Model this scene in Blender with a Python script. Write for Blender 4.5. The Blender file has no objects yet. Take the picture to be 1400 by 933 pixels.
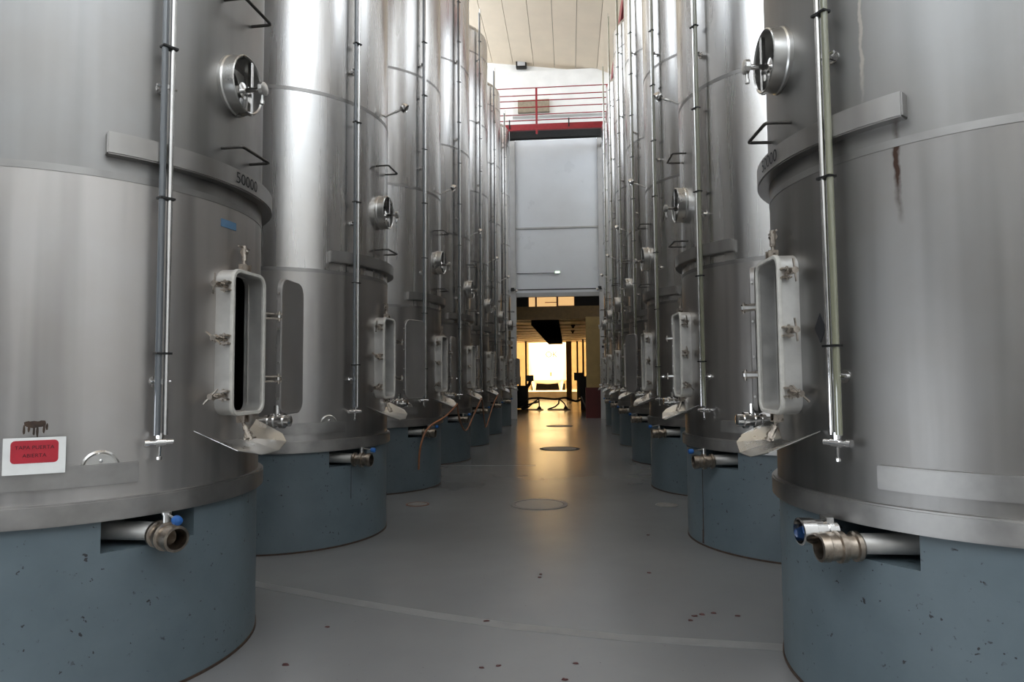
import bpy, bmesh, math, random
from mathutils import Vector, Matrix
R = math.radians
rnd = random.Random(7)
scn = bpy.context.scene
col = scn.collection

# ------------------------------------------------------------------ camera
CAM_H = 1.5
def make_camera():
    cd = bpy.data.cameras.new('camera'); co = bpy.data.objects.new('camera', cd); col.objects.link(co)
    cd.sensor_fit = 'HORIZONTAL'; cd.sensor_width = 36.0; cd.lens = 36.0 * 895.5 / 1400
    cd.clip_start = 0.05; cd.clip_end = 300
    yaw, pitch, roll = -0.0873, 0.0562, -0.0079
    rx = Vector((math.cos(yaw), -math.sin(yaw), 0))
    fw0 = Vector((math.sin(yaw), math.cos(yaw), 0))
    fw = fw0 * math.cos(pitch) + Vector((0, 0, 1)) * math.sin(pitch)
    up = -fw0 * math.sin(pitch) + Vector((0, 0, 1)) * math.cos(pitch)
    c, s = math.cos(roll), math.sin(roll)
    rx2 = rx * c + up * s
    up2 = up * c - rx * s
    m = Matrix((rx2, up2, -fw)).transposed().to_4x4()
    m.translation = (0, 0, CAM_H)
    co.matrix_world = m
    scn.camera = co
make_camera()

# ------------------------------------------------------------------ world, exposure, big lights
SKY = 6.0
w = bpy.data.worlds.new('overcast_sky'); scn.world = w; w.use_nodes = True
wn = w.node_tree.nodes; wn['Background'].inputs[0].default_value = (0.86, 0.93, 1.0, 1); wn['Background'].inputs[1].default_value = SKY
vs = scn.view_settings
vs.view_transform = 'Standard'; vs.look = 'None'; vs.gamma = 1.0; vs.exposure = 0.0; vs.use_curve_mapping = False

def portal(name, loc, rot, sx, sy):
    l = bpy.data.lights.new(name, 'AREA'); l.shape = 'RECTANGLE'; l.size = sx; l.size_y = sy
    l.cycles.is_portal = True
    o = bpy.data.objects.new(name, l); o.location = loc; o.rotation_euler = rot; col.objects.link(o)
def area(name, loc, rot, sx, sy, power, color):
    l = bpy.data.lights.new(name, 'AREA'); l.shape = 'RECTANGLE'; l.size = sx; l.size_y = sy
    l.energy = power; l.color = color
    o = bpy.data.objects.new(name, l); o.location = loc; o.rotation_euler = rot; col.objects.link(o)
    return o
XL, XR, YB, YF = -6.6, 6.0, -10.0, 24.0          # hall inner limits
YG = -5.0                                       # the ceiling ends here; a glazed roof covers the bay behind the camera
portal('roof_glazing_portal', ((XL + XR) / 2, (YB + YG) / 2, 14.3), (0, 0, 0), XR - XL, YG - YB)
portal('clerestory_portal_left', (XL - 0.1, 7, 11.45), (R(90), 0, R(-90)), 33, 4.1)
portal('roller_door_portal', (XL - 0.1, -3.6, .65), (R(90), 0, R(-90)), 9.2, 1.3)
portal('clerestory_portal_right', (XR + 0.1, 7, 10.9), (R(90), 0, R(90)), 33, 3.0)

# ------------------------------------------------------------------ materials
MATS = {}
def new_mat(name):
    m = bpy.data.materials.new(name); m.use_nodes = True
    MATS[name] = m
    nt = m.node_tree
    return m, nt, nt.nodes['Principled BSDF']
def ramp(nt, fac, stops):
    n = nt.nodes.new('ShaderNodeValToRGB')
    e = n.color_ramp.elements
    while len(e) < len(stops): e.new(0.5)
    for i, (p_, c_) in enumerate(stops):
        e[i].position = p_; e[i].color = c_ if len(c_) == 4 else (*c_, 1)
    nt.links.new(fac, n.inputs[0]); return n
def noise(nt, scale, vec=None, detail=4, rough=0.55):
    n = nt.nodes.new('ShaderNodeTexNoise'); n.inputs['Scale'].default_value = scale
    n.inputs['Detail'].default_value = detail; n.inputs['Roughness'].default_value = rough
    if vec is not None: nt.links.new(vec, n.inputs['Vector'])
    return n
def objvec(nt, sc=(1, 1, 1), rand=True):
    tc = nt.nodes.new('ShaderNodeTexCoord'); mp = nt.nodes.new('ShaderNodeMapping')
    nt.links.new(tc.outputs['Object'], mp.inputs[0]); mp.inputs['Scale'].default_value = sc
    if rand:
        oi = nt.nodes.new('ShaderNodeObjectInfo'); mu = nt.nodes.new('ShaderNodeMath'); mu.operation = 'MULTIPLY'; mu.inputs[1].default_value = 37.0
        nt.links.new(oi.outputs['Random'], mu.inputs[0])
        cx = nt.nodes.new('ShaderNodeCombineXYZ')
        for i in range(3): nt.links.new(mu.outputs[0], cx.inputs[i])
        nt.links.new(cx.outputs[0], mp.inputs['Location'])
    return mp.outputs[0]
def bump(nt, bs, h, strength=0.2, dist=0.01):
    b = nt.nodes.new('ShaderNodeBump'); b.inputs['Strength'].default_value = strength; b.inputs['Distance'].default_value = dist
    nt.links.new(h, b.inputs['Height']); nt.links.new(b.outputs[0], bs.inputs['Normal'])
def mix_col(nt, fac, a, b, mode='MIX'):
    n = nt.nodes.new('ShaderNodeMix'); n.data_type = 'RGBA'; n.blend_type = mode
    def put(i, v):
        if isinstance(v, (tuple, list)): n.inputs[i].default_value = v if len(v) == 4 else (*v, 1)
        elif isinstance(v, (int, float)): n.inputs[i].default_value = v
        else: nt.links.new(v, n.inputs[i])
    put(0, fac); put(6, a); put(7, b)
    return n.outputs[2]
def math_(nt, op, a, b=None, c=None):
    n = nt.nodes.new('ShaderNodeMath'); n.operation = op
    for i, v in enumerate((a, b, c)):
        if v is None: continue
        if isinstance(v, (int, float)): n.inputs[i].default_value = v
        else: nt.links.new(v, n.inputs[i])
    return n.outputs[0]

def plain(name, c, rough=0.5, metal=0.0, var=0.15, scale=12, spec=0.5, coat=0):
    m, nt, bs = new_mat(name)
    v = objvec(nt)
    n = noise(nt, scale, v)
    r = ramp(nt, n.outputs['Fac'], [(0.3, tuple(x * (1 - var) for x in c)), (0.7, tuple(min(1, x * (1 + var)) for x in c))])
    nt.links.new(r.outputs[0], bs.inputs['Base Color'])
    bs.inputs['Metallic'].default_value = metal
    rr = ramp(nt, n.outputs['Fac'], [(0.25, (max(.02, rough - .07),) * 3), (0.75, (min(1, rough + .07),) * 3)])
    nt.links.new(rr.outputs[0], bs.inputs['Roughness'])
    bs.inputs['Specular IOR Level'].default_value = spec
    if coat: bs.inputs['Coat Weight'].default_value = coat
    return m

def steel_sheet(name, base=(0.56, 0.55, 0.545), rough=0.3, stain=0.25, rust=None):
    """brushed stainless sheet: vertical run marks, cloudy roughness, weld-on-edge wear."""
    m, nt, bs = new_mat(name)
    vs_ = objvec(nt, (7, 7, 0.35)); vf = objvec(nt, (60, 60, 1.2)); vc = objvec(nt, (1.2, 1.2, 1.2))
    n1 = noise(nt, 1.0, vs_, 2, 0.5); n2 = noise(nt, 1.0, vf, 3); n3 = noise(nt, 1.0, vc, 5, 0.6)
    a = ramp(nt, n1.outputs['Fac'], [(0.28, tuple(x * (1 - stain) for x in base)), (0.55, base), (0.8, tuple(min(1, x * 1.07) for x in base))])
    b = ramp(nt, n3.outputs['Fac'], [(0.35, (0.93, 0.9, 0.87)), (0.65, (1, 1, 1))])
    cc = mix_col(nt, 1.0, a.outputs[0], b.outputs[0], 'MULTIPLY')
    if rust:
        tc = nt.nodes.new('ShaderNodeTexCoord'); sp = nt.nodes.new('ShaderNodeSeparateXYZ'); nt.links.new(tc.outputs['Object'], sp.inputs[0])
        for (px, py, ztop, zbot, width, colr) in rust:
            nx, ny = -py, px                     # tangent
            d = math_(nt, 'ADD', math_(nt, 'MULTIPLY', sp.outputs[0], nx), math_(nt, 'MULTIPLY', sp.outputs[1], ny))
            wob = noise(nt, 9.0, tc.outputs['Object'], 3)
            d = math_(nt, 'ADD', d, math_(nt, 'MULTIPLY', math_(nt, 'SUBTRACT', wob.outputs['Fac'], 0.5), 0.05))
            front = math_(nt, 'GREATER_THAN', math_(nt, 'ADD', math_(nt, 'MULTIPLY', sp.outputs[0], px), math_(nt, 'MULTIPLY', sp.outputs[1], py)), 0)
            k = math_(nt, 'SUBTRACT', 1.0, math_(nt, 'DIVIDE', math_(nt, 'ABSOLUTE', d), width))
            k = math_(nt, 'MAXIMUM', k, 0.0)
            zz = math_(nt, 'MULTIPLY', math_(nt, 'SUBTRACT', sp.outputs[2], zbot), 1.0 / (ztop - zbot))
            zz = math_(nt, 'MULTIPLY', math_(nt, 'GREATER_THAN', zz, 0.0), math_(nt, 'LESS_THAN', zz, 1.0))
            zf = math_(nt, 'MINIMUM', math_(nt, 'MULTIPLY', math_(nt, 'MAXIMUM', math_(nt, 'SUBTRACT', sp.outputs[2], zbot), 0.0), 4.0), 1.0)
            sm = noise(nt, 14.0, tc.outputs['Object'], 4)
            k = math_(nt, 'MULTIPLY', k, math_(nt, 'MULTIPLY', zz, math_(nt, 'MULTIPLY', zf, front)))
            k = math_(nt, 'MULTIPLY', k, math_(nt, 'MULTIPLY', sm.outputs['Fac'], 3.0))
            k = math_(nt, 'MINIMUM', k, 0.92)
            cc = mix_col(nt, k, cc, colr)
    nt.links.new(cc, bs.inputs['Base Color'])
    bs.inputs['Metallic'].default_value = 1.0
    rsum = math_(nt, 'ADD', math_(nt, 'MULTIPLY', n1.outputs['Fac'], 0.22), math_(nt, 'MULTIPLY', n2.outputs['Fac'], 0.05))
    rr = math_(nt, 'ADD', rsum, rough - 0.135)
    nt.links.new(rr, bs.inputs['Roughness'])
    return m

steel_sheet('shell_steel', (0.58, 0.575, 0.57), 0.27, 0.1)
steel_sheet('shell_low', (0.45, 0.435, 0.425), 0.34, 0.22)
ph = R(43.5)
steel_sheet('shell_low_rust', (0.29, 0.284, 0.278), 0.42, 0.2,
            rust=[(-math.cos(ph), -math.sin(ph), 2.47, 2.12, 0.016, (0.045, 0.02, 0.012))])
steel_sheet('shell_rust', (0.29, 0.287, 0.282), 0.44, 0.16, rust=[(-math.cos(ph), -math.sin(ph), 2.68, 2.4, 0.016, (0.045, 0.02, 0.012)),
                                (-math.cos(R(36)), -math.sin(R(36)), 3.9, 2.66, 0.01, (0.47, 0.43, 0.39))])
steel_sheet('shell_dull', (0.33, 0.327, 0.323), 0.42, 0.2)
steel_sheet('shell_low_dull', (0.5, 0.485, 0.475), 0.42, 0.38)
steel_sheet('band_steel', (0.4, 0.393, 0.386), 0.36, 0.15)
plain('weld_steel', (0.31, 0.3, 0.29), 0.4, 1.0, 0.2, 3)
plain('rung_steel', (0.09, 0.085, 0.08), 0.4, 0.9, 0.2)
plain('bolt_steel', (0.42, 0.37, 0.32), 0.3, 1.0, 0.3, 25)
plain('rim_steel', (0.36, 0.348, 0.336), 0.44, 1.0, 0.2, 5)
plain('chrome', (0.72, 0.71, 0.7), 0.14, 1.0, 0.06, 20)
plain('satin_steel', (0.6, 0.59, 0.57), 0.3, 1.0, 0.05, 6)
plain('old_steel', (0.36, 0.31, 0.26), 0.34, 1.0, 0.35, 25)
plain('pickled_steel', (0.56, 0.545, 0.52), 0.5, 0.75, 0.12, 8)
plain('gasket', (0.5, 0.48, 0.44), 0.6, 0.0, 0.1, 30)
plain('lid_plate', (0.3, 0.285, 0.275), 0.5, 0.7, 0.08, 5)
plain('black_steel', (0.03, 0.03, 0.03), 0.4, 0.6, 0.2)
plain('black_rubber', (0.012, 0.012, 0.012), 0.6)
plain('blue_plastic', (0.02, 0.11, 0.36), 0.35)
plain('blue_plate', (0.08, 0.16, 0.26), 0.45)
plain('black_ink', (0.015, 0.015, 0.017), 0.6)
plain('card_white', (0.78, 0.78, 0.76), 0.45, 0, 0.05)
plain('card_red', (0.42, 0.02, 0.035), 0.35, 0, 0.15, 8)
plain('card_ink', (0.03, 0.003, 0.005), 0.5)
plain('rust_flake', (0.05, 0.03, 0.02), 0.8, 0, 0.5, 40)
plain('red_paint', (0.27, 0.012, 0.02), 0.4, 0, 0.15)
plain('dark_paint', (0.02, 0.018, 0.016), 0.6)
plain('matt_black', (0.008, 0.008, 0.008), 0.95, 0, 0.1, 12, 0.0)
plain('white_plaster', (0.84, 0.83, 0.8), 0.75, 0, 0.05, 2)
plain('reflect_band_dark', (0.13, 0.125, 0.12), 0.7, 0, 0.1, 2)  # for the dark bands added to the walls behind the camera
plain('dark_plaster', (0.3, 0.285, 0.265), 0.8, 0, 0.12, 1.5)
plain('mid_plaster', (0.78, 0.77, 0.75), 0.8, 0, 0.08, 1.5)
plain('door_white', (0.76, 0.79, 0.83), 0.32, 0, 0.03, 1.2)
plain('frame_grey', (0.5, 0.5, 0.5), 0.4, 0.1, 0.08, 3)
plain('ceiling_cream', (0.72, 0.61, 0.47), 0.6, 0, 0.04, 1.5)
plain('joint_dark', (0.03, 0.028, 0.024), 0.8)
plain('ochre', (0.36, 0.25, 0.1), 0.7, 0, 0.12, 3)
plain('dado_red', (0.1, 0.012, 0.01), 0.5, 0, 0.15, 3)
plain('warm_plaster', (0.75, 0.68, 0.52), 0.8, 0, 0.08, 2)
plain('wood_ceiling', (0.52, 0.42, 0.28), 0.55, 0, 0.2, 3)
plain('brown_paint', (0.16, 0.09, 0.025), 0.5)
plain('tan_paint', (0.3, 0.25, 0.18), 0.6)
plain('tank_white', (0.8, 0.78, 0.72), 0.4, 0, 0.04, 2)
plain('hose_brown', (0.3, 0.12, 0.05), 0.5, 0, 0.25, 10)
plain('rust_ring', (0.14, 0.05, 0.03), 0.7, 0, 0.4, 30)
plain('cover_grey', (0.2, 0.19, 0.18), 0.5, 0, 0.25, 20)
plain('line_grey', (0.207, 0.206, 0.204), 0.4, 0, 0.12, 12)
plain('scrap_red', (0.055, 0.012, 0.012), 0.7, 0, 0.4, 60)
plain('yard_wall', (0.42, 0.33, 0.2), 0.8, 0, 0.1, 2)
plain('yard_floor', (0.6, 0.52, 0.4), 0.7, 0, 0.1, 3)

def mat_glass_tube(name, c):
    m, nt, bs = new_mat(name)
    bs.inputs['Base Color'].default_value = (*c, 1); bs.inputs['Roughness'].default_value = 0.06
    bs.inputs['Transmission Weight'].default_value = 0.15; bs.inputs['IOR'].default_value = 1.6; bs.inputs['Coat Weight'].default_value = 1.0
mat_glass_tube('gauge_glass', (0.12, 0.132, 0.145))
mat_glass_tube('gauge_glass_green', (0.22, 0.22, 0.15))
def mat_emit(name, c, s):
    m, nt, bs = new_mat(name)
    bs.inputs['Base Color'].default_value = (*c, 1)
    bs.inputs['Emission Color'].default_value = (*c, 1); bs.inputs['Emission Strength'].default_value = s
mat_emit('lit_window', (1.0, 0.6, 0.25), 0.8)
mat_emit('lamp_warm', (1.0, 0.8, 0.5), 12)
mat_emit('lamp_green', (0.75, 1.0, 0.75), 1.5)

def mat_plinth():
    m, nt, bs = new_mat('plinth_paint')
    v = objvec(nt); n = noise(nt, 2.2, v, 6, 0.6); n2 = noise(nt, 38, v, 2); n3 = noise(nt, 9, v, 3)
    base = ramp(nt, n.outputs['Fac'], [(0.3, (0.09, 0.12, 0.136)), (0.7, (0.124, 0.158, 0.177))])
    chips = ramp(nt, n2.outputs['Fac'], [(0.30, (1, 1, 1)), (0.335, (0, 0, 0))])
    zone = ramp(nt, n3.outputs['Fac'], [(0.46, (0, 0, 0)), (0.56, (1, 1, 1))])
    k = mix_col(nt, 1.0, chips.outputs[0], zone.outputs[0], 'MULTIPLY')
    cc = mix_col(nt, k, base.outputs[0], (0.02, 0.02, 0.022))
    nt.links.new(cc, bs.inputs['Base Color'])
    bs.inputs['Roughness'].default_value = 0.5
    bump(nt, bs, n2.outputs['Fac'], 0.12, 0.004)
mat_plinth()
def mat_floor():
    m, nt, bs = new_mat('floor_paint')
    v = objvec(nt, (1, 1, 1), False)
    n = noise(nt, 0.5, v, 3, 0.5); n2 = noise(nt, 3, v, 3); n3 = noise(nt, 60, v, 1)
    a = ramp(nt, n.outputs['Fac'], [(0.3, (0.178, 0.178, 0.18)), (0.7, (0.205, 0.204, 0.202))])
    b = ramp(nt, n2.outputs['Fac'], [(0.3, (0.95, 0.95, 0.95)), (0.7, (1, 1, 1))])
    cc = mix_col(nt, 1.0, a.outputs[0], b.outputs[0], 'MULTIPLY')
    sp = ramp(nt, n3.outputs['Fac'], [(0.2, (0.55, 0.5, 0.5)), (0.24, (1, 1, 1))])
    cc = mix_col(nt, 1.0, cc, sp.outputs[0], 'MULTIPLY')
    nt.links.new(cc, bs.inputs['Base Color'])
    r = ramp(nt, n.outputs['Fac'], [(0.3, (0.21,) * 3), (0.7, (0.25,) * 3)])
    nt.links.new(r.outputs[0], bs.inputs['Roughness'])
mat_floor()

# ------------------------------------------------------------------ mesh helpers
class MB:
    def __init__(s): s.v = []; s.f = []
    def add(s, vs, fs):
        o = len(s.v); s.v += [tuple(x) for x in vs]; s.f += [tuple(i + o for i in f) for f in fs]; return s
    def hexa(s, c8):
        return s.add(c8, [(0, 3, 2, 1), (4, 5, 6, 7), (0, 1, 5, 4), (1, 2, 6, 5), (2, 3, 7, 6), (3, 0, 4, 7)])
    def box(s, x0, x1, y0, y1, z0, z1):
        return s.hexa([(x0, y0, z0), (x1, y0, z0), (x1, y1, z0), (x0, y1, z0), (x0, y0, z1), (x1, y0, z1), (x1, y1, z1), (x0, y1, z1)])
    def fbox(s, P, t0, t1, n0, n1, z0, z1):
        return s.hexa([P(t0, n0, z0), P(t1, n0, z0), P(t1, n1, z0), P(t0, n1, z0), P(t0, n0, z1), P(t1, n0, z1), P(t1, n1, z1), P(t0, n1, z1)])
    def lathe(s, o, ax, prof, seg=20, caps=True, ref=None, sx=1.0, sy=1.0):
        o = Vector(o); ax = Vector(ax).normalized()
        ref = Vector(ref) if ref else (Vector((0, 0, 1)) if abs(ax.z) < 0.9 else Vector((1, 0, 0)))
        u = (ref - ax * ref.dot(ax)).normalized(); w_ = ax.cross(u)
        vs = []; fs = []
        for d, r in prof:
            for i in range(seg):
                a = 2 * math.pi * i / seg
                vs.append(o + ax * d + u * (math.cos(a) * r * sx) + w_ * (math.sin(a) * r * sy))
        for k in range(len(prof) - 1):
            for i in range(seg):
                j = (i + 1) % seg
                fs.append((k * seg + i, k * seg + j, (k + 1) * seg + j, (k + 1) * seg + i))
        if caps:
            fs.append(tuple(range(seg))[::-1]); b = (len(prof) - 1) * seg; fs.append(tuple(range(b, b + seg)))
        return s.add(vs, fs)
    def tube(s, pts, r, seg=10, closed=False):
        pts = [Vector(p) for p in pts]; n = len(pts); vs = []; fs = []
        T = []
        for i in range(n):
            a = pts[(i - 1) % n] if (i > 0 or closed) else pts[i]
            b = pts[(i + 1) % n] if (i < n - 1 or closed) else pts[i]
            T.append((b - a).normalized())
        ref = Vector((0, 0, 1)) if abs(T[0].z) < 0.9 else Vector((1, 0, 0))
        u = (ref - T[0] * ref.dot(T[0])).normalized()
        for i in range(n):
            u = (u - T[i] * u.dot(T[i])).normalized(); w_ = T[i].cross(u)
            rr = r[i] if isinstance(r, (list, tuple)) else r
            for k in range(seg):
                a = 2 * math.pi * k / seg
                vs.append(pts[i] + u * (math.cos(a) * rr) + w_ * (math.sin(a) * rr))
        m = n if closed else n - 1
        for i in range(m):
            i2 = (i + 1) % n
            for k in range(seg):
                k2 = (k + 1) % seg
                fs.append((i * seg + k, i * seg + k2, i2 * seg + k2, i2 * seg + k))
        if not closed:
            fs.append(tuple(range(seg))[::-1]); fs.append(tuple(range((n - 1) * seg, n * seg)))
        return s.add(vs, fs)
    def loft(s, loops, closed_loop=True, ends=False):
        n = len(loops[0]); vs = [p for l in loops for p in l]; fs = []
        for k in range(len(loops) - 1):
            for i in range(n if closed_loop else n - 1):
                j = (i + 1) % n
                fs.append((k * n + i, k * n + j, (k + 1) * n + j, (k + 1) * n + i))
        if ends:
            fs.append(tuple(range(n))[::-1]); b = (len(loops) - 1) * n; fs.append(tuple(range(b, b + n)))
        return s.add(vs, fs)
    def sheet(s, pts_grid, th_vec):
        """thin plate from a polyline strip: pts_grid = list of (a,b) pairs; thickened along th_vec"""
        th = Vector(th_vec)
        for (a, b), (c, d) in zip(pts_grid[:-1], pts_grid[1:]):
            a, b, c, d = map(Vector, (a, b, c, d))
            s.hexa([a, b, d, c, a + th, b + th, d + th, c + th])
        return s
    def mesh(s, name, smooth=True, ang=35, bevel=0, solid=True):
        me = bpy.data.meshes.new(name); me.from_pydata(s.v, [], s.f); me.validate(verbose=False)
        bm = bmesh.new(); bm.from_mesh(me)
        if solid: bmesh.ops.recalc_face_normals(bm, faces=bm.faces)
        if bevel:
            es = [e for e in bm.edges if len(e.link_faces) == 2 and e.calc_face_angle(0) > R(50)]
            bmesh.ops.bevel(bm, geom=es, offset=bevel, segments=2, affect='EDGES', clamp_overlap=True)
        bm.to_mesh(me); bm.free()
        if smooth:
            me.polygons.foreach_set('use_smooth', [True] * len(me.polygons))
            me.set_sharp_from_angle(angle=R(ang))
        me.update()
        return me

def obj(name, me, mat, parent=None, loc=None):
    if me.materials: pass
    o = bpy.data.objects.new(name, me); col.objects.link(o)
    if mat:
        if not me.materials: me.materials.append(MATS[mat])
        elif me.materials[0] != MATS[mat]:
            o.material_slots[0].link = 'OBJECT'; o.material_slots[0].material = MATS[mat]
    if parent: o.parent = parent
    if loc: o.location = loc
    return o
def tag(o, label, cat, group=None):
    o['label'] = label; o['category'] = cat
    if group: o['group'] = group
    return o
def thing(name, label, cat, loc=(0, 0, 0), group=None, rz=0):
    o = bpy.data.objects.new(name, None); col.objects.link(o); o.location = loc; o.rotation_euler = (0, 0, rz)
    o.empty_display_size = 0.2
    return tag(o, label, cat, group)
def struct(o, label=None):
    o['kind'] = 'structure'
    if label: o['label'] = label
    return o
def bx(name, mat, x0, x1, y0, y1, z0, z1, parent=None, bevel=0):
    return obj(name, MB().box(x0, x1, y0, y1, z0, z1).mesh(name, smooth=bool(bevel), bevel=bevel), mat, parent)
def text_mesh(body, size, name):
    cu = bpy.data.curves.new(name, 'FONT'); cu.body = body; cu.size = size; cu.align_x = 'CENTER'; cu.align_y = 'CENTER'; cu.extrude = 0.0
    o = bpy.data.objects.new(name, cu); col.objects.link(o)
    dg = bpy.context.evaluated_depsgraph_get(); dg.update()
    me = bpy.data.meshes.new_from_object(o.evaluated_get(dg)); me.name = name
    bpy.data.objects.remove(o); me.materials.clear()
    return me
def rrect(w, h, r, k=5):
    pts = []
    for cx, cy, a0 in ((w / 2 - r, h / 2 - r, 0), (-w / 2 + r, h / 2 - r, 90), (-w / 2 + r, -h / 2 + r, 180), (w / 2 - r, -h / 2 + r, 270)):
        for i in range(k + 1):
            a = R(a0 + 90 * i / k); pts.append((cx + r * math.cos(a), cy + r * math.sin(a)))
    return pts

# ------------------------------------------------------------------ the hall
def ceil_z(x): 
    z = 13.15 - 0.136 * (x + 0.92)
    if x > 1.15: z -= 0.32 * (min(x, 2.5) - 1.15)
    if x > 2.5: z += 0.136 * (x - 2.5)
    return z
floor_o = struct(bx('floor', 'floor_paint', XL - 0.3, XR + 0.3, YB - 0.3, 45.4, -0.3, 0.0), 'grey painted concrete floor')
# slightly paler strips across the aisle floor
def strip(name, pts, wdt, mat, z=0.001):
    mb = MB()
    pr = []
    for i, p in enumerate(pts):
        a = Vector(pts[max(0, i - 1)]); b = Vector(pts[min(len(pts) - 1, i + 1)]); d = (b - a).normalized(); nrm = Vector((-d.y, d.x)) * wdt / 2
        pr.append(((p[0] + nrm.x, p[1] + nrm.y, 0.0005), (p[0] - nrm.x, p[1] - nrm.y, 0.0005)))
    mb.sheet(pr, (0, 0, z))
    return obj(name, mb.mesh(name, smooth=False), mat, floor_o)
strip('floor_pale_strip', [(-2.9, 4.98), (-2.31, 4.72), (-1.5, 4.4), (-0.9, 4.19), (-0.36, 4.03), (0.3, 3.9), (1.2, 3.82), (1.5, 3.8)], 0.1, 'line_grey')
strip('floor_pale_strip', [(-2.6, 11.24), (-1.7, 11.24), (-0.6, 11.3)], 0.06, 'line_grey')

YW = 1.6                                         # the bay behind the camera has white walls; a roller door stands half open on one side
wl = bx('wall_left', 'dark_plaster', XL - 0.3, XL, YW, YF, 0, 9.4); struct(wl)
bx('bay_wall', 'mid_plaster', XL - 0.3, XL, YB, YW, 4.6, 9.4, wl)
obj('bay_reflect_band', MB().box(XL - 0.3, XL, YB, YW, 1.3, 4.6).box(XL - 0.3, XL, YB, -8.2, 0, 1.3).box(XL - 0.3, XL, 1.0, YW, 0, 1.3).mesh('bay_reflect_band', smooth=False), 'reflect_band_dark', wl)  # unseen dark band added to darken low reflections in the rust-streaked tank
bx('window_head', 'white_plaster', XL - 0.3, XL, YB, YF, 13.5, 14.2, wl)
wr = bx('wall_right', 'dark_plaster', XR, XR + 0.3, YW, YF, 0, 9.4); struct(wr)
bx('bay_wall', 'mid_plaster', XR, XR + 0.3, YB, YW, 0, 9.4, wr)
for k in range(9):
    y = YB + k * (YF - YB) / 8
    bx('window_pier', 'white_plaster', XL - 0.3, XL, y - 0.12, y + 0.12, 9.4, 13.5, wl)
    bx('window_pier', 'white_plaster', XR, XR + 0.3, y - 0.12, y + 0.12, 9.4, 12.6, wr)
wb = bx('wall_rear', 'mid_plaster', XL - 0.3, XR + 0.3, YB - 0.3, YB, 0, 14.2); struct(wb)
bx('rear_reflect_band', 'reflect_band_dark', XL, -1.2, YB, YB + .04, 0, 4.6, wb)  # added band out of view, keeps the low tank reflections dark
for k in range(7):
    x = XL + k * (XR - XL) / 6
    bx('roof_glazing_bar', 'frame_grey', x - 0.08, x + 0.08, YB, YG, 14.0, 14.2, wb)
# ceiling: long insulated panels running down the hall, with recessed joints between them
ce = struct(obj('ceiling', MB().hexa([(XL - .3, YG, ceil_z(XL) + .12), (1.15, YG, ceil_z(1.15) + .12), (1.15, YF + .2, ceil_z(1.15) + .12), (XL - .3, YF + .2, ceil_z(XL) + .12),
                     (XL - .3, YG, 14.4), (1.15, YG, 14.4), (1.15, YF + .2, 14.4), (XL - .3, YF + .2, 14.4)])
            .hexa([(1.15, YG, ceil_z(1.15) + .12), (XR + .3, YG, ceil_z(XR) + .12), (XR + .3, YF + .2, ceil_z(XR) + .12), (1.15, YF + .2, ceil_z(1.15) + .12),
                     (1.15, YG, 14.4), (XR + .3, YG, 14.4), (XR + .3, YF + .2, 14.4), (1.15, YF + .2, 14.4)]).mesh('ceiling', smooth=False), 'joint_dark'))
x = 1.15 - 0.78 * 10
while x < XR:
    x1 = min(x + 0.766, XR + 0.2); x0 = max(x, XL - 0.25)
    if x1 > x0 + .05:
        mb = MB().hexa([(x0, YG, ceil_z(x0 + 1e-4)), (x1, YG, ceil_z(x1)), (x1, YF, ceil_z(x1)), (x0, YF, ceil_z(x0 + 1e-4)),
                        (x0, YG, ceil_z(x0) + .118), (x1, YG, ceil_z(x1) + .118), (x1, YF, ceil_z(x1) + .118), (x0, YF, ceil_z(x0) + .118)])
        obj('ceiling_panel', mb.mesh('ceiling_panel', smooth=False), 'ceiling_cream', ce)
    x += 0.78
# far wall with the tall opening closed by a raised white sectional door
OX0, OX1, OZ, PZ = -1.93, 1.11, 4.47, 10.62
wf = obj('wall_far', MB().box(XL - .3, OX0 - .02, YF, YF + .3, 0, 14.3).box(OX1 + .02, XR + .3, YF, YF + .3, 0, 14.3).box(OX0 - .02, OX1 + .02, YF + .0, YF + .3, PZ, 14.3).mesh('wall_far', smooth=False), 'white_plaster')
struct(wf)
bx('wall_box', 'white_plaster', -2.0, 1.7, YF - .25, YF, 11.2, 12.9, wf)
bx('vent_cover', 'tan_paint', -1.78, -0.62, YF - .4, YF - .24, 11.28, 11.75, wf, 0.01)
dr = struct(thing('door_1', 'tall white sectional door panel above the passage', 'door')); del dr['category']
for z0, z1 in ((4.62, 7.0), (7.06, 10.35), (10.37, 10.62)):
    bx('door_panel', 'door_white', OX0, OX1, YF - .02, YF + .06, z0, z1, dr, 0.008)
bx('door_rail', 'frame_grey', OX0, OX1, YF - .05, YF + .08, 7.0, 7.06, dr)
bx('door_bottom_rail', 'frame_grey', OX0, OX1, YF - .04, YF + .1, OZ, 4.62, dr, 0.008)
bx('door_post', 'frame_grey', OX0 - .33, OX0, YF - .12, YF, 0, 10.6, dr, 0.01)
bx('door_post', 'frame_grey', OX1, OX1 + .2, YF - .12, YF, 0, 10.6, dr, 0.01)
obj('door_rod', MB().tube([(OX0 - .25, YF - .16, 4.72), (OX1 + .1, YF - .16, 4.72)], .02, 8).mesh('door_rod'), 'black_steel', dr)
for xx in (OX0 - .12, OX1 + .02):
    bx('rod_bracket', 'black_steel', xx - .06, xx + .06, YF - .2, YF - .1, 4.68, 4.8, dr)
for zz in (3.3, 2.6, 1.9):
    for xx in (OX0 - .17, OX1 + .1): bx('post_bolt', 'black_steel', xx - .035, xx + .035, YF - .16, YF - .11, zz - .04, zz + .04, dr)
em = thing('emergency_light', 'small greenish-white emergency light on the white door panel', 'light', (-0.4, YF - .05, 5.36))
bx('lamp_body', 'card_white', -.1, .1, -.05, .03, -.05, .05, em, 0.008)
bx('lamp_lens', 'lamp_green', -.085, .085, -.058, -.048, -.035, .035, em)
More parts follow.
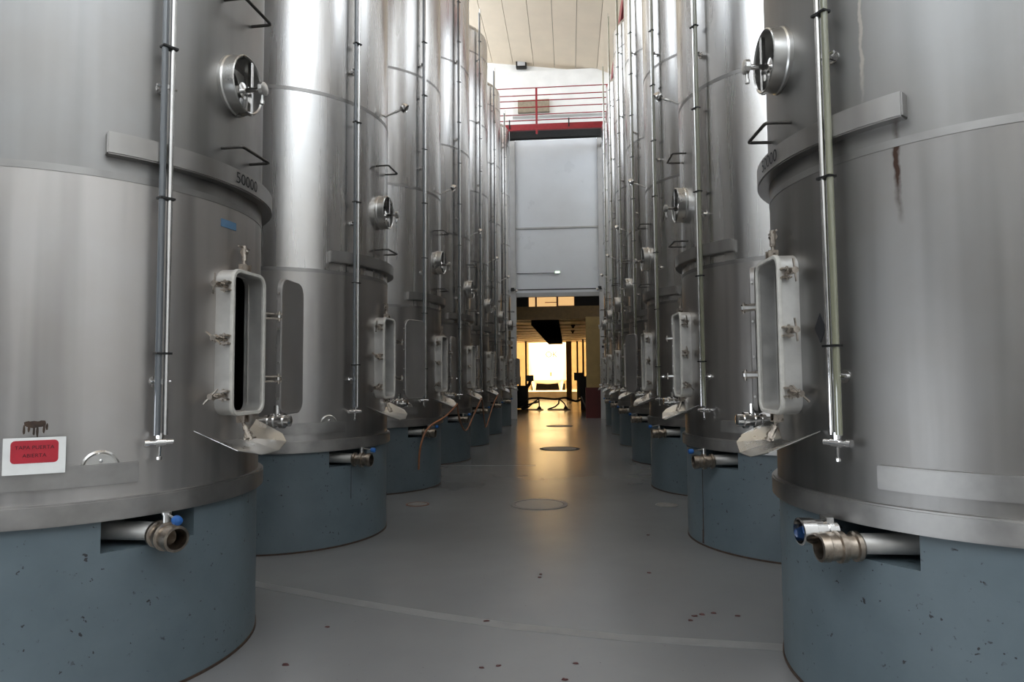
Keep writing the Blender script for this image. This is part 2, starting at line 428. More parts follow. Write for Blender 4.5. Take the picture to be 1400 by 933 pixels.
obj('conduit', MB().tube([(-.1, 0, -.02), (-1.5, 0, -.02)], .012, 6).mesh('conduit'), 'black_steel', em)

# passage behind the opening
pw = struct(bx('wall_passage_left', 'warm_plaster', -4.6, -4.4, YF + .3, 45, 0, 5.6))
pr_ = obj('wall_passage_right', MB().box(.62, 2.4, YF + .45, YF + .7, 1.12, 3.75).box(1.6, 1.8, YF + .7, 45, 0, 5.6).mesh('w', smooth=False), 'ochre'); struct(pr_)
bx('dado', 'dado_red', .58, 2.4, YF + .4, YF + .72, 0, 1.12, pr_)
plc = struct(bx('ceiling_passage', 'wood_ceiling', -4.4, 1.6, 26.0, 45, 3.97, 4.15))
for k in range(19):
    y = 26.2 + k * 1.0
    bx('ceiling_board', 'wood_ceiling', -4.4, 1.6, y, y + .86, 3.9 + .03 * (k % 2), 3.97, plc)
bx('fascia_beam', 'brown_paint', -4.4, 1.6, 25.7, 26.0, 3.78, 4.3, plc)
bx('upper_wall', 'dark_paint', -4.4, 1.6, 27.6, 27.8, 4.15, 5.6, plc)
bx('upper_ceiling', 'dark_paint', -4.6, 1.8, YF + .3, 27.8, 5.6, 5.7, plc)
for wi, (x0, x1, z0) in enumerate(((-1.68, -1.42, 4.4), (-1.34, -.52, 4.4), (-.44, .22, 4.52))):
    wdo = struct(thing('window_%d' % (wi + 1), 'lit orange transom window above the passage', 'window')); del wdo['category']
    bx('window_frame', 'brown_paint', x0 - .04, x1 + .04, 27.54, 27.6, z0 - .04, 4.98, wdo)
    bx('window_pane', 'lit_window', x0, x1, 27.53, 27.545, z0, 4.94, wdo)
bx('muntin', 'brown_paint', -1.0, -.52, 27.51, 27.53, 4.65, 4.68, wdo)
# yard behind the passage
yd = struct(bx('floor_yard', 'yard_floor', -8, 6, 45.4, 60, -.3, .52))
struct(bx('wall_yard', 'yard_wall', -8, 6, 58, 58.2, .5, 8))
struct(bx('wall_yard_left', 'yard_wall', -8.2, -8, 45, 58.2, .5, 8))
struct(bx('wall_yard_right', 'yard_wall', 6, 6.2, 45, 58.2, .5, 8))
struct(bx('ceiling_yard', 'yard_wall', -8.2, 6.2, 45, 58.2, 8, 8.2))
struct(obj('wall_passage_end', MB().box(-8.2, -4.4, 45, 45.2, 0, 8).box(1.6, 6.2, 45, 45.2, 0, 8).box(-4.4, 1.6, 45, 45.2, 4.1, 8).mesh('wpe', smooth=False), 'warm_plaster'))
tag(bx('square_pillar', 'brown_paint', -.22, .14, 43.6, 43.9, 0, 3.9, None, 0.01), 'brown square pillar at the bright end of the passage', 'pillar')
for xx, yy, pl in ((-2.85, 43, 'thin dark round post standing beyond the dark box with the motor'), (.52, 43.5, 'thin dark round post next to the brown square pillar'), (.86, 41.5, 'thin dark round post behind the control cabinet')):
    tag(obj('support_post', MB().lathe((xx, yy, 0), (0, 0, 1), [(0, .13), (.02, .13), (.02, .06), (3.88, .06), (3.88, .1), (3.9, .1)], 12).mesh('support_post'), 'dark_paint'),
        pl, 'post', 'thin posts in the passage')
tag(obj('ceiling_duct', MB().hexa([(-1.52, 26.3, 3.62), (-.42, 26.3, 3.62), (-.44, 43.5, 3.7), (-1.36, 43.5, 3.7), (-1.52, 26.3, 3.88), (-.42, 26.3, 3.88), (-.44, 43.5, 3.88), (-1.36, 43.5, 3.88)]).mesh('d', smooth=False), 'matt_black'),
    'long black duct under the passage ceiling', 'duct')
for k, yy in enumerate((30, 33.5)):
    tag(obj('ceiling_fixture', MB().lathe((.18, yy, 3.9), (0, 0, -1), [(0, .1), (.05, .1), (.08, .06), (.16, .04)], 10).mesh('f'), 'dark_paint'), 'small dark fitting on the boarded passage ceiling', 'fitting', 'ceiling fittings')
# white silo in the yard
si = thing('white_silo', 'white silo on tapered legs in the bright yard', 'silo', (-1.72, 51.5, .52))
obj('silo_body', MB().lathe((0, 0, 0), (0, 0, 1), [(.45, .6), (.62, 1.25), (.8, 1.5), (6.2, 1.5), (6.6, 1.2), (6.8, .3)], 40).mesh('silo_body'), 'tank_white', si)
for a in (35, 145, 215, 325):
    lx, ly = 1.25 * math.cos(R(a)), 1.25 * math.sin(R(a))
    obj('leg', MB().lathe((lx, ly, 0), (0, 0, 1), [(0, .12), (.1, .12), (.75, .24)], 12).mesh('leg'), 'tank_white', si)
tm = text_mesh('OK', .62, 'silo_text')
for v in tm.vertices: v.co = (v.co.x + .35, -math.sqrt(max(.01, 1.51 ** 2 - (v.co.x + .35) ** 2)), 2.72 + v.co.y)
obj('lettering', tm, 'black_ink', si)
bx('under_silo_block', 'matt_black', -1.25, 1.35, -.7, .9, .0, .5, si)  # black block filling the dark gaps between the silo legs
obj('tap', MB().tube([(.3, -1.45, 1.35), (.3, -1.62, 1.35), (.3, -1.66, 1.1)], .05, 8).mesh('tap'), 'brown_paint', si)
def flood(loc, aim, power, colr, name, label, size=.4):  # out-of-view lamp added to brighten the yard and its silo
    t = thing(name, label, 'lamp', loc, 'added yard lamps')
    d = (Vector(aim) - Vector(loc)).normalized()
    obj('lamp_housing', MB().lathe((0, 0, 0), d, [(-.15, .08), (-.1, .18), (0, .2)], 14).mesh('lh'), 'dark_paint', t)
    obj('lamp_stem', MB().tube([(0, 0, .1), (0, 0, 8.02 - loc[2])], .03, 8).mesh('lamp_stem'), 'dark_paint', t)
    l = bpy.data.lights.new('added_yard_light', 'AREA'); l.shape = 'DISK'; l.size = size; l.energy = power; l.color = colr
    lo = bpy.data.objects.new('added_yard_light', l); col.objects.link(lo); lo.parent = t; lo.location = d * .06
    lo.rotation_euler = d.to_track_quat('-Z', 'Y').to_euler()
WARM = (1.0, 0.72, 0.38)
YARD_POWER = 1500
flood((-3.6, 46.0, 7.4), (-1.8, 51.5, 2.0), YARD_POWER, WARM, 'added_yard_lamp', 'unseen warm lamp added above the yard opening')
flood((1.4, 46.0, 7.4), (-1.0, 52.5, 2.0), YARD_POWER, WARM, 'added_yard_lamp', 'unseen warm lamp added above the yard opening')
flood((-6.5, 46.5, 7.4), (-5.0, 56, 2.0), YARD_POWER * .6, WARM, 'added_yard_lamp', 'unseen warm lamp added above the yard opening')
flood((4.5, 46.5, 7.4), (2.0, 56, 2.0), YARD_POWER * .6, WARM, 'added_yard_lamp', 'unseen warm lamp added above the yard opening')

# ------------------------------------------------------------------ tanks
RT = 0.991; ZB = 0.86
SEAMS = [2.47, 4.097, 5.69, 7.29, 8.9]; ZT = 9.42
def frame(phi, s):
    c, q = math.cos(R(phi)), math.sin(R(phi))
    n = Vector((s * c, -q, 0)); t = Vector((-s * q, -c, 0))
    return lambda tt, nn, z: n * nn + t * tt + Vector((0, 0, z))
def cyl(phi, r, z, s): return Vector((s * r * math.cos(R(phi)), -r * math.sin(R(phi)), z))
def ring_grid(r, phis, zs, s, holes=()):
    mb = MB(); n = len(phis)
    for z in zs:
        for p_ in phis: mb.v.append(tuple(cyl(p_, r, z, s)))
    for k in range(len(zs) - 1):
        for i in range(n):
            j = (i + 1) % n
            pa = phis[i]; pb = phis[j] if j else phis[0] + 360
            pm = (pa + pb) / 2; zm = (zs[k] + zs[k + 1]) / 2
            if any(h[0] < pm < h[1] and h[2] < zm < h[3] for h in holes): continue
            mb.f.append((k * n + i, k * n + j, (k + 1) * n + j, (k + 1) * n + i))
    return mb
def phis_with(extra, step=3.0):
    a = [-180 + i * step for i in range(int(360 / step))]
    for e in extra:
        a = [x for x in a if abs(x - e) > step * .45] + [e]
    return sorted(a)
def arc_bar(r0, r1, p0, p1, z0, z1, s, step=3.0, full=False):
    k = max(2, int(abs(p1 - p0) / step))
    loops = []
    for i in range(k + (0 if full else 1)):
        p_ = p0 + (p1 - p0) * i / k
        loops.append([cyl(p_, r0, z0, s), cyl(p_, r1, z0, s), cyl(p_, r1, z1, s), cyl(p_, r0, z1, s)])
    mb = MB()
    if full: loops.append(loops[0])
    return mb.loft(loops, True, not full)

def clamp_bolt_mesh(P, t0, n0, z0, direction, wing, ln=.12):
    """swing bolt: lug pair, eye rod along direction, T wing nut"""
    mb = MB()
    dt, dn, dz = direction; wt, wn_, wz = wing
    def Q(k, a=0): return P(t0 + dt * k + wt * a, n0 + dn * k + wn_ * a, z0 + dz * k + wz * a)
    mb.tube([Q(-.02), Q(ln * .35)], .010, 8)
    mb.tube([Q(ln * .3), Q(ln)], .016, 10)
    mb.tube([Q(ln * .92, -.055), Q(ln * .92, .055)], .0055, 6)
    mb.tube([Q(ln * .72, -.012), Q(ln * .72, .012)], .02, 8)
    return mb

def build_kit(s):
    """all part meshes of one tank, s=+1 for the row whose aisle side is +x, -1 for the mirrored row"""
    PS = 3.5 if s > 0 else 2.5           # manway axis
    PG = 32.4 if s > 0 else 28.2          # gauge axis
    K = []                                # (name, mesh, material, [subparts])
    P = frame(PS, s); G = frame(PG, s)
    DW, DH, DZ = .33, .79, 1.705
    half = math.degrees(math.asin((DW / 2 - .021) / RT))
    hole = (PS - half, PS + half, DZ - DH / 2 + .021, DZ + DH / 2 - .021)
    ph_ = phis_with([hole[0], hole[1]])
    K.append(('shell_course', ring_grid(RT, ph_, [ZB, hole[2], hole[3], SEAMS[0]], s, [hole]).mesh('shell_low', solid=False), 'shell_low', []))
    # a round opening for the upper porthole
    POZ, PA, PB = (3.155 if s > 0 else 3.13), .146, .163
    PP = frame(PS + 2.2, s)
    ph2 = phis_with([PS - 3, PS + 7.4])
    hole2 = (PS - 3, PS + 7.4, POZ - .1, POZ + .1)
    K.append(('shell_course', ring_grid(RT, ph2, [SEAMS[0], hole2[2], hole2[3], SEAMS[1]], s, [hole2]).mesh('shell_2', solid=False), 'shell_steel', []))
    base = phis_with([])
    for a, b in zip(SEAMS[1:], SEAMS[2:] + [ZT]):
        K.append(('shell_course', ring_grid(RT, base, [a, b], s).mesh('shell_c', solid=False), 'shell_steel', []))
    K.append(('tank_roof', MB().lathe((0, 0, 0), (0, 0, 1), [(ZT, RT), (ZT + .06, RT - .015), (ZT + .13, RT - .07), (ZT + .17, RT - .16), (ZT + .42, .2), (ZT + .5, .2)], 72).mesh('tank_roof'), 'shell_steel', []))
    for z in SEAMS:
        K.append(('weld_seam', arc_bar(RT - .01, RT + .0025, -180, 180, z - .017, z + .017, s, 3, True).mesh('weld_seam'), 'weld_steel', []))
    K.append(('stiffener_band', arc_bar(RT - .02, RT + .062, -115, 46.2, 2.555, 2.662, s).mesh('stiffener_band', bevel=0.006), 'band_steel', []))
    K.append(('base_rim', arc_bar(RT - .25, RT + .03, -180, 180, ZB, ZB + .1, s, 3, True).mesh('base_rim', bevel=0.008), 'rim_steel', []))
    K.append(('base_strap', arc_bar(RT - .01, RT + .022, 36.5, 150, 1.022, 1.122, s).mesh('base_strap', bevel=0.004), 'rim_steel', []))
    # --- level gauge
    gm = 'gauge_glass' if s > 0 else 'gauge_glass_green'
    GT = 9.95 if s > 0 else 11.3
    sub = []
    for z in [1.63 + .755 * i for i in range(11)]:
        sub.append(('pipe_clip', MB().fbox(G, -.036, .036, 1.04, 1.085, z - .005, z + .005).mesh('pipe_clip', smooth=False), 'black_steel'))
    K.append(('gauge_tube', MB().tube([G(.019, 1.062, 1.24), G(.019, 1.062, GT - .1)], .0155, 14).mesh('gauge_tube'), gm, sub))
    K.append(('riser_pipe', MB().tube([G(-.017, 1.064, 1.24), G(-.017, 1.064, GT)], .0135, 14).mesh('riser_pipe'), 'chrome', []))
    for i in range(6):
        z = 1.495 + 1.452 * i
        K.append(('pipe_standoff', MB().tube([G(.0, RT - .01, z), G(.0, 1.058, z)], .012, 8).lathe(G(0, RT - .002, z), G(0, 1, 0), [(0, .03), (.006, .03)], 12).tube([G(.045, 1.04, z), G(-.05, 1.04, z)], .008, 8).mesh('pipe_standoff'), 'chrome', []))
    K.append(('gauge_valve', MB().lathe(G(.07, 1.05, 1.205), G(-1, .15, 0), [(0, .018), (.02, .018), (.022, .013), (.05, .013), (.05, .02), (.09, .02), (.09, .014), (.125, .014)], 14)
              .tube([G(0, 1.055, 1.25), G(0, 1.055, 1.2)], .02, 10).tube([G(0, 1.055, 1.2), G(0, 1.05, 1.14)], .008, 8).lathe(G(0, 1.05, 1.13), (0, 0, 1), [(-.012, .005), (-.006, .013), (.006, .013), (.012, .005)], 10)
              .tube([G(0, RT - .01, 1.205), G(0, 1.05, 1.205)], .012, 8).mesh('gauge_valve'), 'chrome', []))
    # --- porthole manway
    def ell(n, a, b, k=36):
        return [PP(a * math.cos(2 * math.pi * i / k), n, POZ + b * math.sin(2 * math.pi * i / k)) for i in range(k)]
    col_m = MB().loft([ell(.955, PA + .006, PB + .006), ell(1.0, PA + .006, PB + .006), ell(1.008, PA, PB), ell(1.072, PA, PB), ell(1.076, PA - .006, PB - .006), ell(1.07, PA - .014, PB - .014), ell(.95, PA - .014, PB - .014)]).mesh('collar')
    sub = [('porthole_lid', MB().loft([ell(.985, PA - .012, PB - .012), ell(.97, PA - .015, PB - .016), ell(.945, PA - .03, PB - .035), ell(.935, .05, .06), ell(.933, .002, .002)], True, False).mesh('porthole_lid'), 'satin_steel'),
           ('crossbar', MB().fbox(P, -.011, .011, 1.05, 1.074, POZ - PB + .004, POZ + PB - .004).mesh('crossbar', bevel=.003), 'chrome'),
           ('clamp_screw', MB().tube([PP(0, .93, POZ - .03), PP(0, 1.17, POZ - .03)], .014, 12).lathe(PP(0, 1.0, POZ - .03), PP(0, 1, 0), [(0, .03), (.045, .045), (.05, .02)], 16).mesh('clamp_screw'), 'chrome'),
           ('hand_knob', MB().lathe(PP(0, 1.145, POZ - .03), PP(0, 1, 0), [(0, .02), (.008, .038), (.03, .038), (.036, .02)], 10).tube([PP(0, 1.16, POZ - .03), PP(0, 1.16, POZ - .105)], .008, 8)
            .lathe(PP(0, 1.16, POZ - .105), (0, 0, -1), [(-.008, .012), (.012, .012)], 10).mesh('hand_knob'), 'satin_steel')]
    K.append(('porthole', col_m, 'satin_steel', sub))
    # --- climbing rungs
    for z in (2.765, 3.6):
        K.append(('climbing_rung', MB().tube([P(.14, .96, z), P(.14, 1.085, z), P(.135, 1.1, z), P(.12, 1.105, z), P(-.12, 1.105, z), P(-.135, 1.1, z), P(-.14, 1.085, z), P(-.14, .96, z)], .009, 8).mesh('climbing_rung'), 'rung_steel', []))
    # --- rectangular manway
    NF = 1.075                                         # front of the neck
    def rr(n, w_, h_, r_): return [P(a, n, DZ + b) for a, b in rrect(w_, h_, r_)]
    neck = MB().loft([rr(.95, DW, DH, .066), rr(NF - .012, DW, DH, .066), rr(NF - .012, DW - .026, DH - .026, .054), rr(.955, DW - .026, DH - .026, .054)])
    sub = [('gasket_rim', MB().loft([rr(NF - .014, DW + .006, DH + .006, .068), rr(NF, DW + .006, DH + .006, .068), rr(NF + .006, DW, DH, .066), rr(NF + .006, DW - .03, DH - .03, .052), rr(NF - .002, DW - .038, DH - .038, .05), rr(NF - .014, DW - .034, DH - .034, .05)]).mesh('gasket_rim'), 'gasket')]
    T0 = DW / 2; NB = NF - .035
    for z, wing, dirn in ((2.0, (0, .1, 1), (1, -.02, 0)), (1.715, (0, .75, -.6), (1, 0, .02)), (1.42, (0, .7, .7), (1, -.12, -.05))):
        if s < 0 and z == 1.715: wing = (0, .1, 1)
        sub.append(('bolt_lug', MB().fbox(P, T0, T0 + .034, NB - .02, NB + .03, z + .016, z + .026).fbox(P, T0, T0 + .034, NB - .02, NB + .03, z - .026, z - .016).tube([P(T0 + .02, NB, z - .034), P(T0 + .02, NB, z + .034)], .007, 8).mesh('bolt_lug', bevel=.002), 'bolt_steel'))
        sub.append(('clamp_bolt', clamp_bolt_mesh(P, T0 + .02, NB, z, dirn, wing, .1).mesh('clamp_bolt'), 'bolt_steel'))
    zt = DZ + DH / 2; zb = DZ - DH / 2
    for zz, d_, up in ((zt, (0, -.02, 1), 1), (zb, (-.1, .4, -.92), -1)):
        za, zc = sorted((zz, zz + up * .045))
        sub.append(('bolt_lug', MB().fbox(P, -.026, -.016, NB - .02, NB + .03, za, zc).fbox(P, .016, .026, NB - .02, NB + .03, za, zc).tube([P(-.034, NB, zz + up * .03), P(.034, NB, zz + up * .03)], .007, 8).mesh('bolt_lug', bevel=.002), 'bolt_steel'))
        sub.append(('clamp_bolt', clamp_bolt_mesh(P, 0, NB, zz + up * .03, d_, (1, 0, 0), .12).mesh('clamp_bolt'), 'bolt_steel'))
    HP = (-.25, 1.12)                                  # hinge pivot (t, n)
    for z in (DZ + .17, DZ - .2):
        for dz in (-.014, .014):
            sub.append(('hinge_arm', MB().hexa([P(-T0 + .005, NB - .02, z + dz - .005), P(-T0 + .005, NB + .015, z + dz - .005), P(HP[0] - .012, HP[1] + .012, z + dz - .005), P(HP[0] - .012, HP[1] - .015, z + dz - .005),
                                                 P(-T0 + .005, NB - .02, z + dz + .005), P(-T0 + .005, NB + .015, z + dz + .005), P(HP[0] - .012, HP[1] + .012, z + dz + .005), P(HP[0] - .012, HP[1] - .015, z + dz + .005)]).mesh('hinge_arm', smooth=False), 'bolt_steel'))
        sub.append(('hinge_pin', MB().tube([P(HP[0], HP[1], z - .03), P(HP[0], HP[1], z + .03)], .008, 8).mesh('hinge_pin'), 'bolt_steel'))
    K.append(('manway_frame', neck.mesh('manway_frame'), 'pickled_steel', sub))
    # --- drip tray under the manway
    th = (0, 0, .004)
    tr = MB().sheet([(P(.30, .955, 1.24), P(.275, 1.185, 1.138)), (P(.1, .985, 1.17), P(.09, 1.21, 1.098)), (P(-.1, .985, 1.17), P(-.09, 1.21, 1.098)), (P(-.23, .975, 1.237), P(-.225, 1.185, 1.14)), (P(-.285, .96, 1.262), P(-.265, 1.14, 1.18))], th)
    K.append(('drip_tray', tr.mesh('drip_tray', smooth=False), 'satin_steel', []))
    # --- sampling outlet on the far side below the manway
    S = lambda t_, n_, z_: P(t_ - .345, n_, z_)
    so = MB().lathe(S(0, .9, 1.252), P(0, 1, 0), [(0, .022), (.09, .022), (.09, .036), (.11, .036), (.11, .028), (.13, .028), (.13, .044), (.15, .044), (.15, .034), (.185, .034), (.185, .046), (.21, .046), (.21, .034), (.245, .034), (.25, .024)], 20)
    so.tube([S(0, 1.06, 1.28), S(0, 1.06, 1.345)], .017, 10)
    K.append(('sampling_outlet', so.mesh('sampling_outlet'), 'chrome', []))
    # --- dial thermometer on an arm
    D = frame(-3 if s > 0 else -6, s)
    ax = (D(0, .75, 0) + Vector((0, 0, -.55))).normalized()
    K.append(('dial_thermometer', MB().tube([D(0, .98, 4.19), D(0, 1.06, 4.23), D(0, 1.17, 4.275)], [.008, .01, .01], 8).lathe(D(0, 1.09, 4.243), D(0, .9, 0) + Vector((0, 0, .42)), [(0, .014), (.03, .014)], 10)
              .mesh('thermo_arm'), 'satin_steel', [('dial_head', MB().lathe(D(0, 1.19, 4.285), ax, [(-.045, .012), (-.035, .035), (-.01, .047), (.02, .048), (.022, .042), (.014, .04), (.014, .001)], 20, False).mesh('dial_head'), 'chrome')]))
    # --- bottom outlet
    y0 = -.53
    def X(v): return s * v
    K.append(('outlet_pipe', MB().tube([(X(.45), y0 - .02, .79), (X(.88), y0, .778)], [.05, .043], 18).mesh('outlet_pipe'), 'pickled_steel', []))
    va = MB().lathe((X(.86), y0, .768), (s, -.1, -.03), [(0, .052), (.012, .064), (.03, .064), (.034, .052), (.05, .05), (.07, .052), (.075, .066), (.1, .068), (.104, .056), (.14, .056), (.145, .062), (.18, .06), (.182, .048), (.06, .046), (.06, .001)], 24, False)
    sub = [('valve_disc', MB().lathe((X(.95), y0 - .009, .765), (s * .6, -.8, 0), [(-.003, .044), (.003, .044)], 18).mesh('valve_disc'), 'old_steel'),
           ('valve_stem', MB().tube([(X(.945), y0 - .008, .81), (X(.945), y0 - .008, .872)], .017, 12).lathe((X(.945), y0 - .008, .872), (0, 0, 1), [(-.004, .022), (.006, .022)], 12).mesh('valve_stem'), 'satin_steel'),
           ('lever', MB().tube([(X(.945), y0 - .008, .87), (X(1.05), y0 - .03, .857)], .0055, 8).mesh('lever'), 'satin_steel'),
           ('lever_knob', MB().lathe((X(1.035), y0 - .028, .857), (s, -.2, -.1), [(0, .008), (.006, .018), (.022, .023), (.045, .02), (.052, .006)], 14).mesh('lever_knob'), 'blue_plastic')]
    K.append(('outlet_valve', va.mesh('outlet_valve'), 'old_steel', sub))
    # --- door lid (own origin at the hinge pivot)
    yo = 1 if s > 0 else -1
    lw, lh, LO = .355, .84, .262
    def ll(y, dw, r_): return [Vector((LO + a, yo * y, b)) for a, b in rrect(lw + dw, lh + dw, r_)]
    lid = MB().loft([ll(.052, -.06, .05), ll(.055, -.02, .07), ll(.05, 0, .08), ll(.028, 0, .08), ll(.022, -.012, .075), ll(.026, -.05, .06)], True, True)
    sub = [('lid_rib', MB().box(LO - .13, LO + .13, min(yo * .05, yo * .075), max(yo * .05, yo * .075), z - .012, z + .012).mesh('lid_rib', smooth=False), 'satin_steel') for z in (-.3, 0, .3)]
    for z in (.17, -.2):
        sub.append(('lid_hinge', MB().box(-.01, .2, min(yo * .05, yo * .07), max(yo * .05, yo * .07), z - .008, z + .008).tube([(0, 0, z - .009), (0, 0, z + .009)], .016, 10).box(-.012, .012, min(0, yo * .07), max(0, yo * .07), z - .008, z + .008).mesh('lid_hinge', smooth=False), 'satin_steel'))
    for z in (-.32, -.1, .1, .32):
        sub.append(('lid_stud', MB().tube([(LO - lw / 2 - .012, yo * .038, z), (LO - lw / 2 + .01, yo * .038, z)], .007, 6).mesh('lid_stud'), 'satin_steel'))
    for z in (.29, -.02, -.31):
        sub.append(('lid_claw', MB().box(LO + lw / 2 - .01, LO + lw / 2 + .012, min(yo * .03, yo * .055), max(yo * .03, yo * .055), z - .02, z + .02).mesh('lid_claw', smooth=False), 'satin_steel'))
    pv = P(HP[0], HP[1], DZ)
    t = P(1, 0, 0); base_ang = math.atan2(t.y, t.x)
    LID = (lid.mesh('manway_lid'), sub, pv, base_ang)
    return K, LID

KITS = {1: build_kit(1), -1: build_kit(-1)}

def plinth_mesh(s):
    r = .985; p0, p1, z0 = 19.5, 44.8, .712
    ph_ = phis_with([p0, p1]); ih = (p0, p1, z0, ZB + 1)
    mb = ring_grid(r, ph_, [0.0, .25, .5, z0, ZB], s, [ih])
    inner = [q for q in ph_ if p0 - .01 <= q <= p1 + .01]
    rb = .45
    A = [cyl(q, r, z0, s) for q in inner]; B = [cyl(q, rb, z0, s) for q in inner]; C = [cyl(q, rb, ZB, s) for q in inner]
    mb.loft([A, B, C], False)
    for q in (p0, p1):
        mb.add([cyl(q, r, z0, s), cyl(q, rb, z0, s), cyl(q, rb, ZB, s), cyl(q, r, ZB, s)], [(0, 1, 2, 3)])
    top = [cyl(q, r, ZB, s) for q in ph_]
    mb.add(top, [tuple(range(len(top)))])
    return mb.mesh('concrete_plinth', solid=False)
PM = {s: plinth_mesh(s) for s in (1, -1)}
JM = {s: arc_bar(.96, .992, -180, 180, .001, .014, s, 4, True).mesh('floor_seal') for s in (1, -1)}

ORD = ['first', 'second', 'third', 'fourth', 'fifth', 'sixth', 'seventh']
LIDA = {1: [185, 160, 182, 185, 187, 183, 167], -1: [204, 204, 162, 197, 200, 192, 188]}
TANKS = {}
for s, cx, y0, lead in ((1, -2.846, 3.559, 'red-carded tank'), (-1, 2.092, 3.5016, 'rust-streaked tank')):
    K, LID = KITS[s]
    for k in range(7):
        cy = y0 + k * 2.861
        if k == 0 and s > 0: lab = 'steel tank with a red and white card and 50000 on its band'
        elif k == 0: lab = 'steel tank with a brown rust streak below its stiffener band'
        else: lab = 'tall steel tank, %s in the row headed by the %s' % (ORD[k], lead)
        T = thing('steel_tank', lab, 'tank', (cx, cy, 0), 'steel tanks beside the aisle')
        TANKS[(s, k)] = T
        for ki, (nm, me, mt, subs) in enumerate(K):
            if s < 0 and k == 0:
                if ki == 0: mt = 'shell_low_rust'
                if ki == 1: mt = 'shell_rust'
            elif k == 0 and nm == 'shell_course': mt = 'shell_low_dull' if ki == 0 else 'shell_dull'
            o = obj(nm, me, mt, T)
            for (sn, sm, smt) in subs:
                if s < 0 and k == 0 and sn in ('lever', 'lever_knob', 'valve_stem'): continue
                obj(sn, sm, smt, o)
            if nm == 'outlet_valve' and s > 0 and k == 0:          # this valve is turned on its flange
                th_ = R(-24); c_ = Vector((.865, -.53, 0)); o.rotation_euler = (0, 0, th_); o.location = c_ - Matrix.Rotation(th_, 3, 'Z') @ c_
            if nm == 'stiffener_band': T_band = o
        me, subs, pv, ba = LID
        al = R(LIDA[s][k])
        lo = obj('manway_lid', me, 'lid_plate', T, pv); lo.rotation_euler = (0, 0, ba + (al if s > 0 else -al))
        for (sn, sm, smt) in subs: obj(sn, sm, smt, lo)
        if k == 0:
            tm = text_mesh('50000', .088, 'capacity_number')
            for v in tm.vertices:
                ang = 3.5 - s * math.degrees(v.co.x / 1.055) if s > 0 else 3.0 + math.degrees(v.co.x / 1.055)
                v.co = cyl(ang, RT + .0635, 2.61 + v.co.y, s)
            obj('capacity_number', tm, 'black_ink', T_band)
        if s > 0 and k < 5:
            C = frame(45.4, s)
            hd = MB().lathe(C(0, .985, 1.105), C(0, 1, 0), [(0, .078), (.012, .078), (.018, .07), (.012, .062), (.012, .001)], 32, False).mesh('inspection_cap')
            ho = obj('inspection_cap', hd, 'satin_steel', T)
            obj('cap_nut', MB().lathe(C(0, .99, 1.135), C(0, 1, 0), [(0, .008), (.02, .008), (.022, .004)], 8).mesh('cap_nut'), 'chrome', ho)
        if k == 0 and s > 0:
            bl = arc_bar(RT - .001, RT + .004, 4.2, 11.5, 2.335, 2.378, s, 2).mesh('name_plate')
            obj('name_plate', bl, 'blue_plate', T)
        if k == 0 and s < 0:
            dm = MB(); c = [cyl(20.7, RT + .003, 1.79, s), cyl(18.6, RT + .003, 1.72, s), cyl(20.7, RT + .003, 1.65, s), cyl(22.6, RT + .003, 1.72, s)]
            i4 = [cyl(20.7, RT - .002, 1.79, s), cyl(18.6, RT - .002, 1.72, s), cyl(20.7, RT - .002, 1.65, s), cyl(22.6, RT - .002, 1.72, s)]
            dm.loft([i4, c], True, True); obj('warning_diamond', dm.mesh('diamond', smooth=False), 'black_ink', T)
            # second coupling beside the outlet, blue knob seen through its cup
            cu = MB().lathe((-.93, -.46, .818), (-1, -.12, -.02), [(0, .035), (.03, .035), (.03, .055), (.05, .055), (.05, .048), (.1, .05), (.105, .058), (.165, .06), (.168, .052), (.06, .046), (.06, .001)], 24, False).box(-.985, -.955, -.50, -.42, .79, .88)
            obj('pipe_flange', MB().lathe((-.56, -.545, .785), (1, 0, 0), [(0, .03), (0, .064), (.03, .064), (.035, .045), (.1, .045)], 16).mesh('pipe_flange'), 'black_steel', T)
            co_ = obj('coupling_cup', cu.mesh('coupling_cup'), 'chrome', T)
            obj('cup_plug', MB().lathe((-1.0, -.47, .826), (-1, -.12, -.02), [(0, .01), (.02, .024), (.05, .03), (.072, .022), (.078, .005)], 16).mesh('cup_plug'), 'blue_plastic', co_)
        plab = ('blue-grey concrete plinth under the %s' % lead) if k == 0 else 'blue-grey concrete plinth, %s in the row headed by the %s' % (ORD[k], lead)
        p_ = tag(obj('concrete_plinth', PM[s], 'plinth_paint', None, (cx, cy, 0)), plab, 'plinth', 'plinths under the tanks')
        obj('floor_seal', JM[s], 'rust_flake', p_)
        if k == 1:
            dm = MB()
            cols = [(31.5, .70, .41, .18)] if s > 0 else [(20.2, .71, .3, .3), (20.0, .32, .08, .5), (19.6, .14, .02, .8)]
            for (a_, za, zb_, w_) in cols:
                dm.loft([[cyl(a_ - w_, rr_, zb_, s), cyl(a_ + w_, rr_, zb_, s), cyl(a_ + w_ * .6, rr_, za, s), cyl(a_ - w_ * .6, rr_, za, s)] for rr_ in (.984, .9865)], True, True)
            obj('drip_stain', dm.mesh('drip_stain', smooth=False), 'joint_dark' if s > 0 else 'rust_flake', p_)

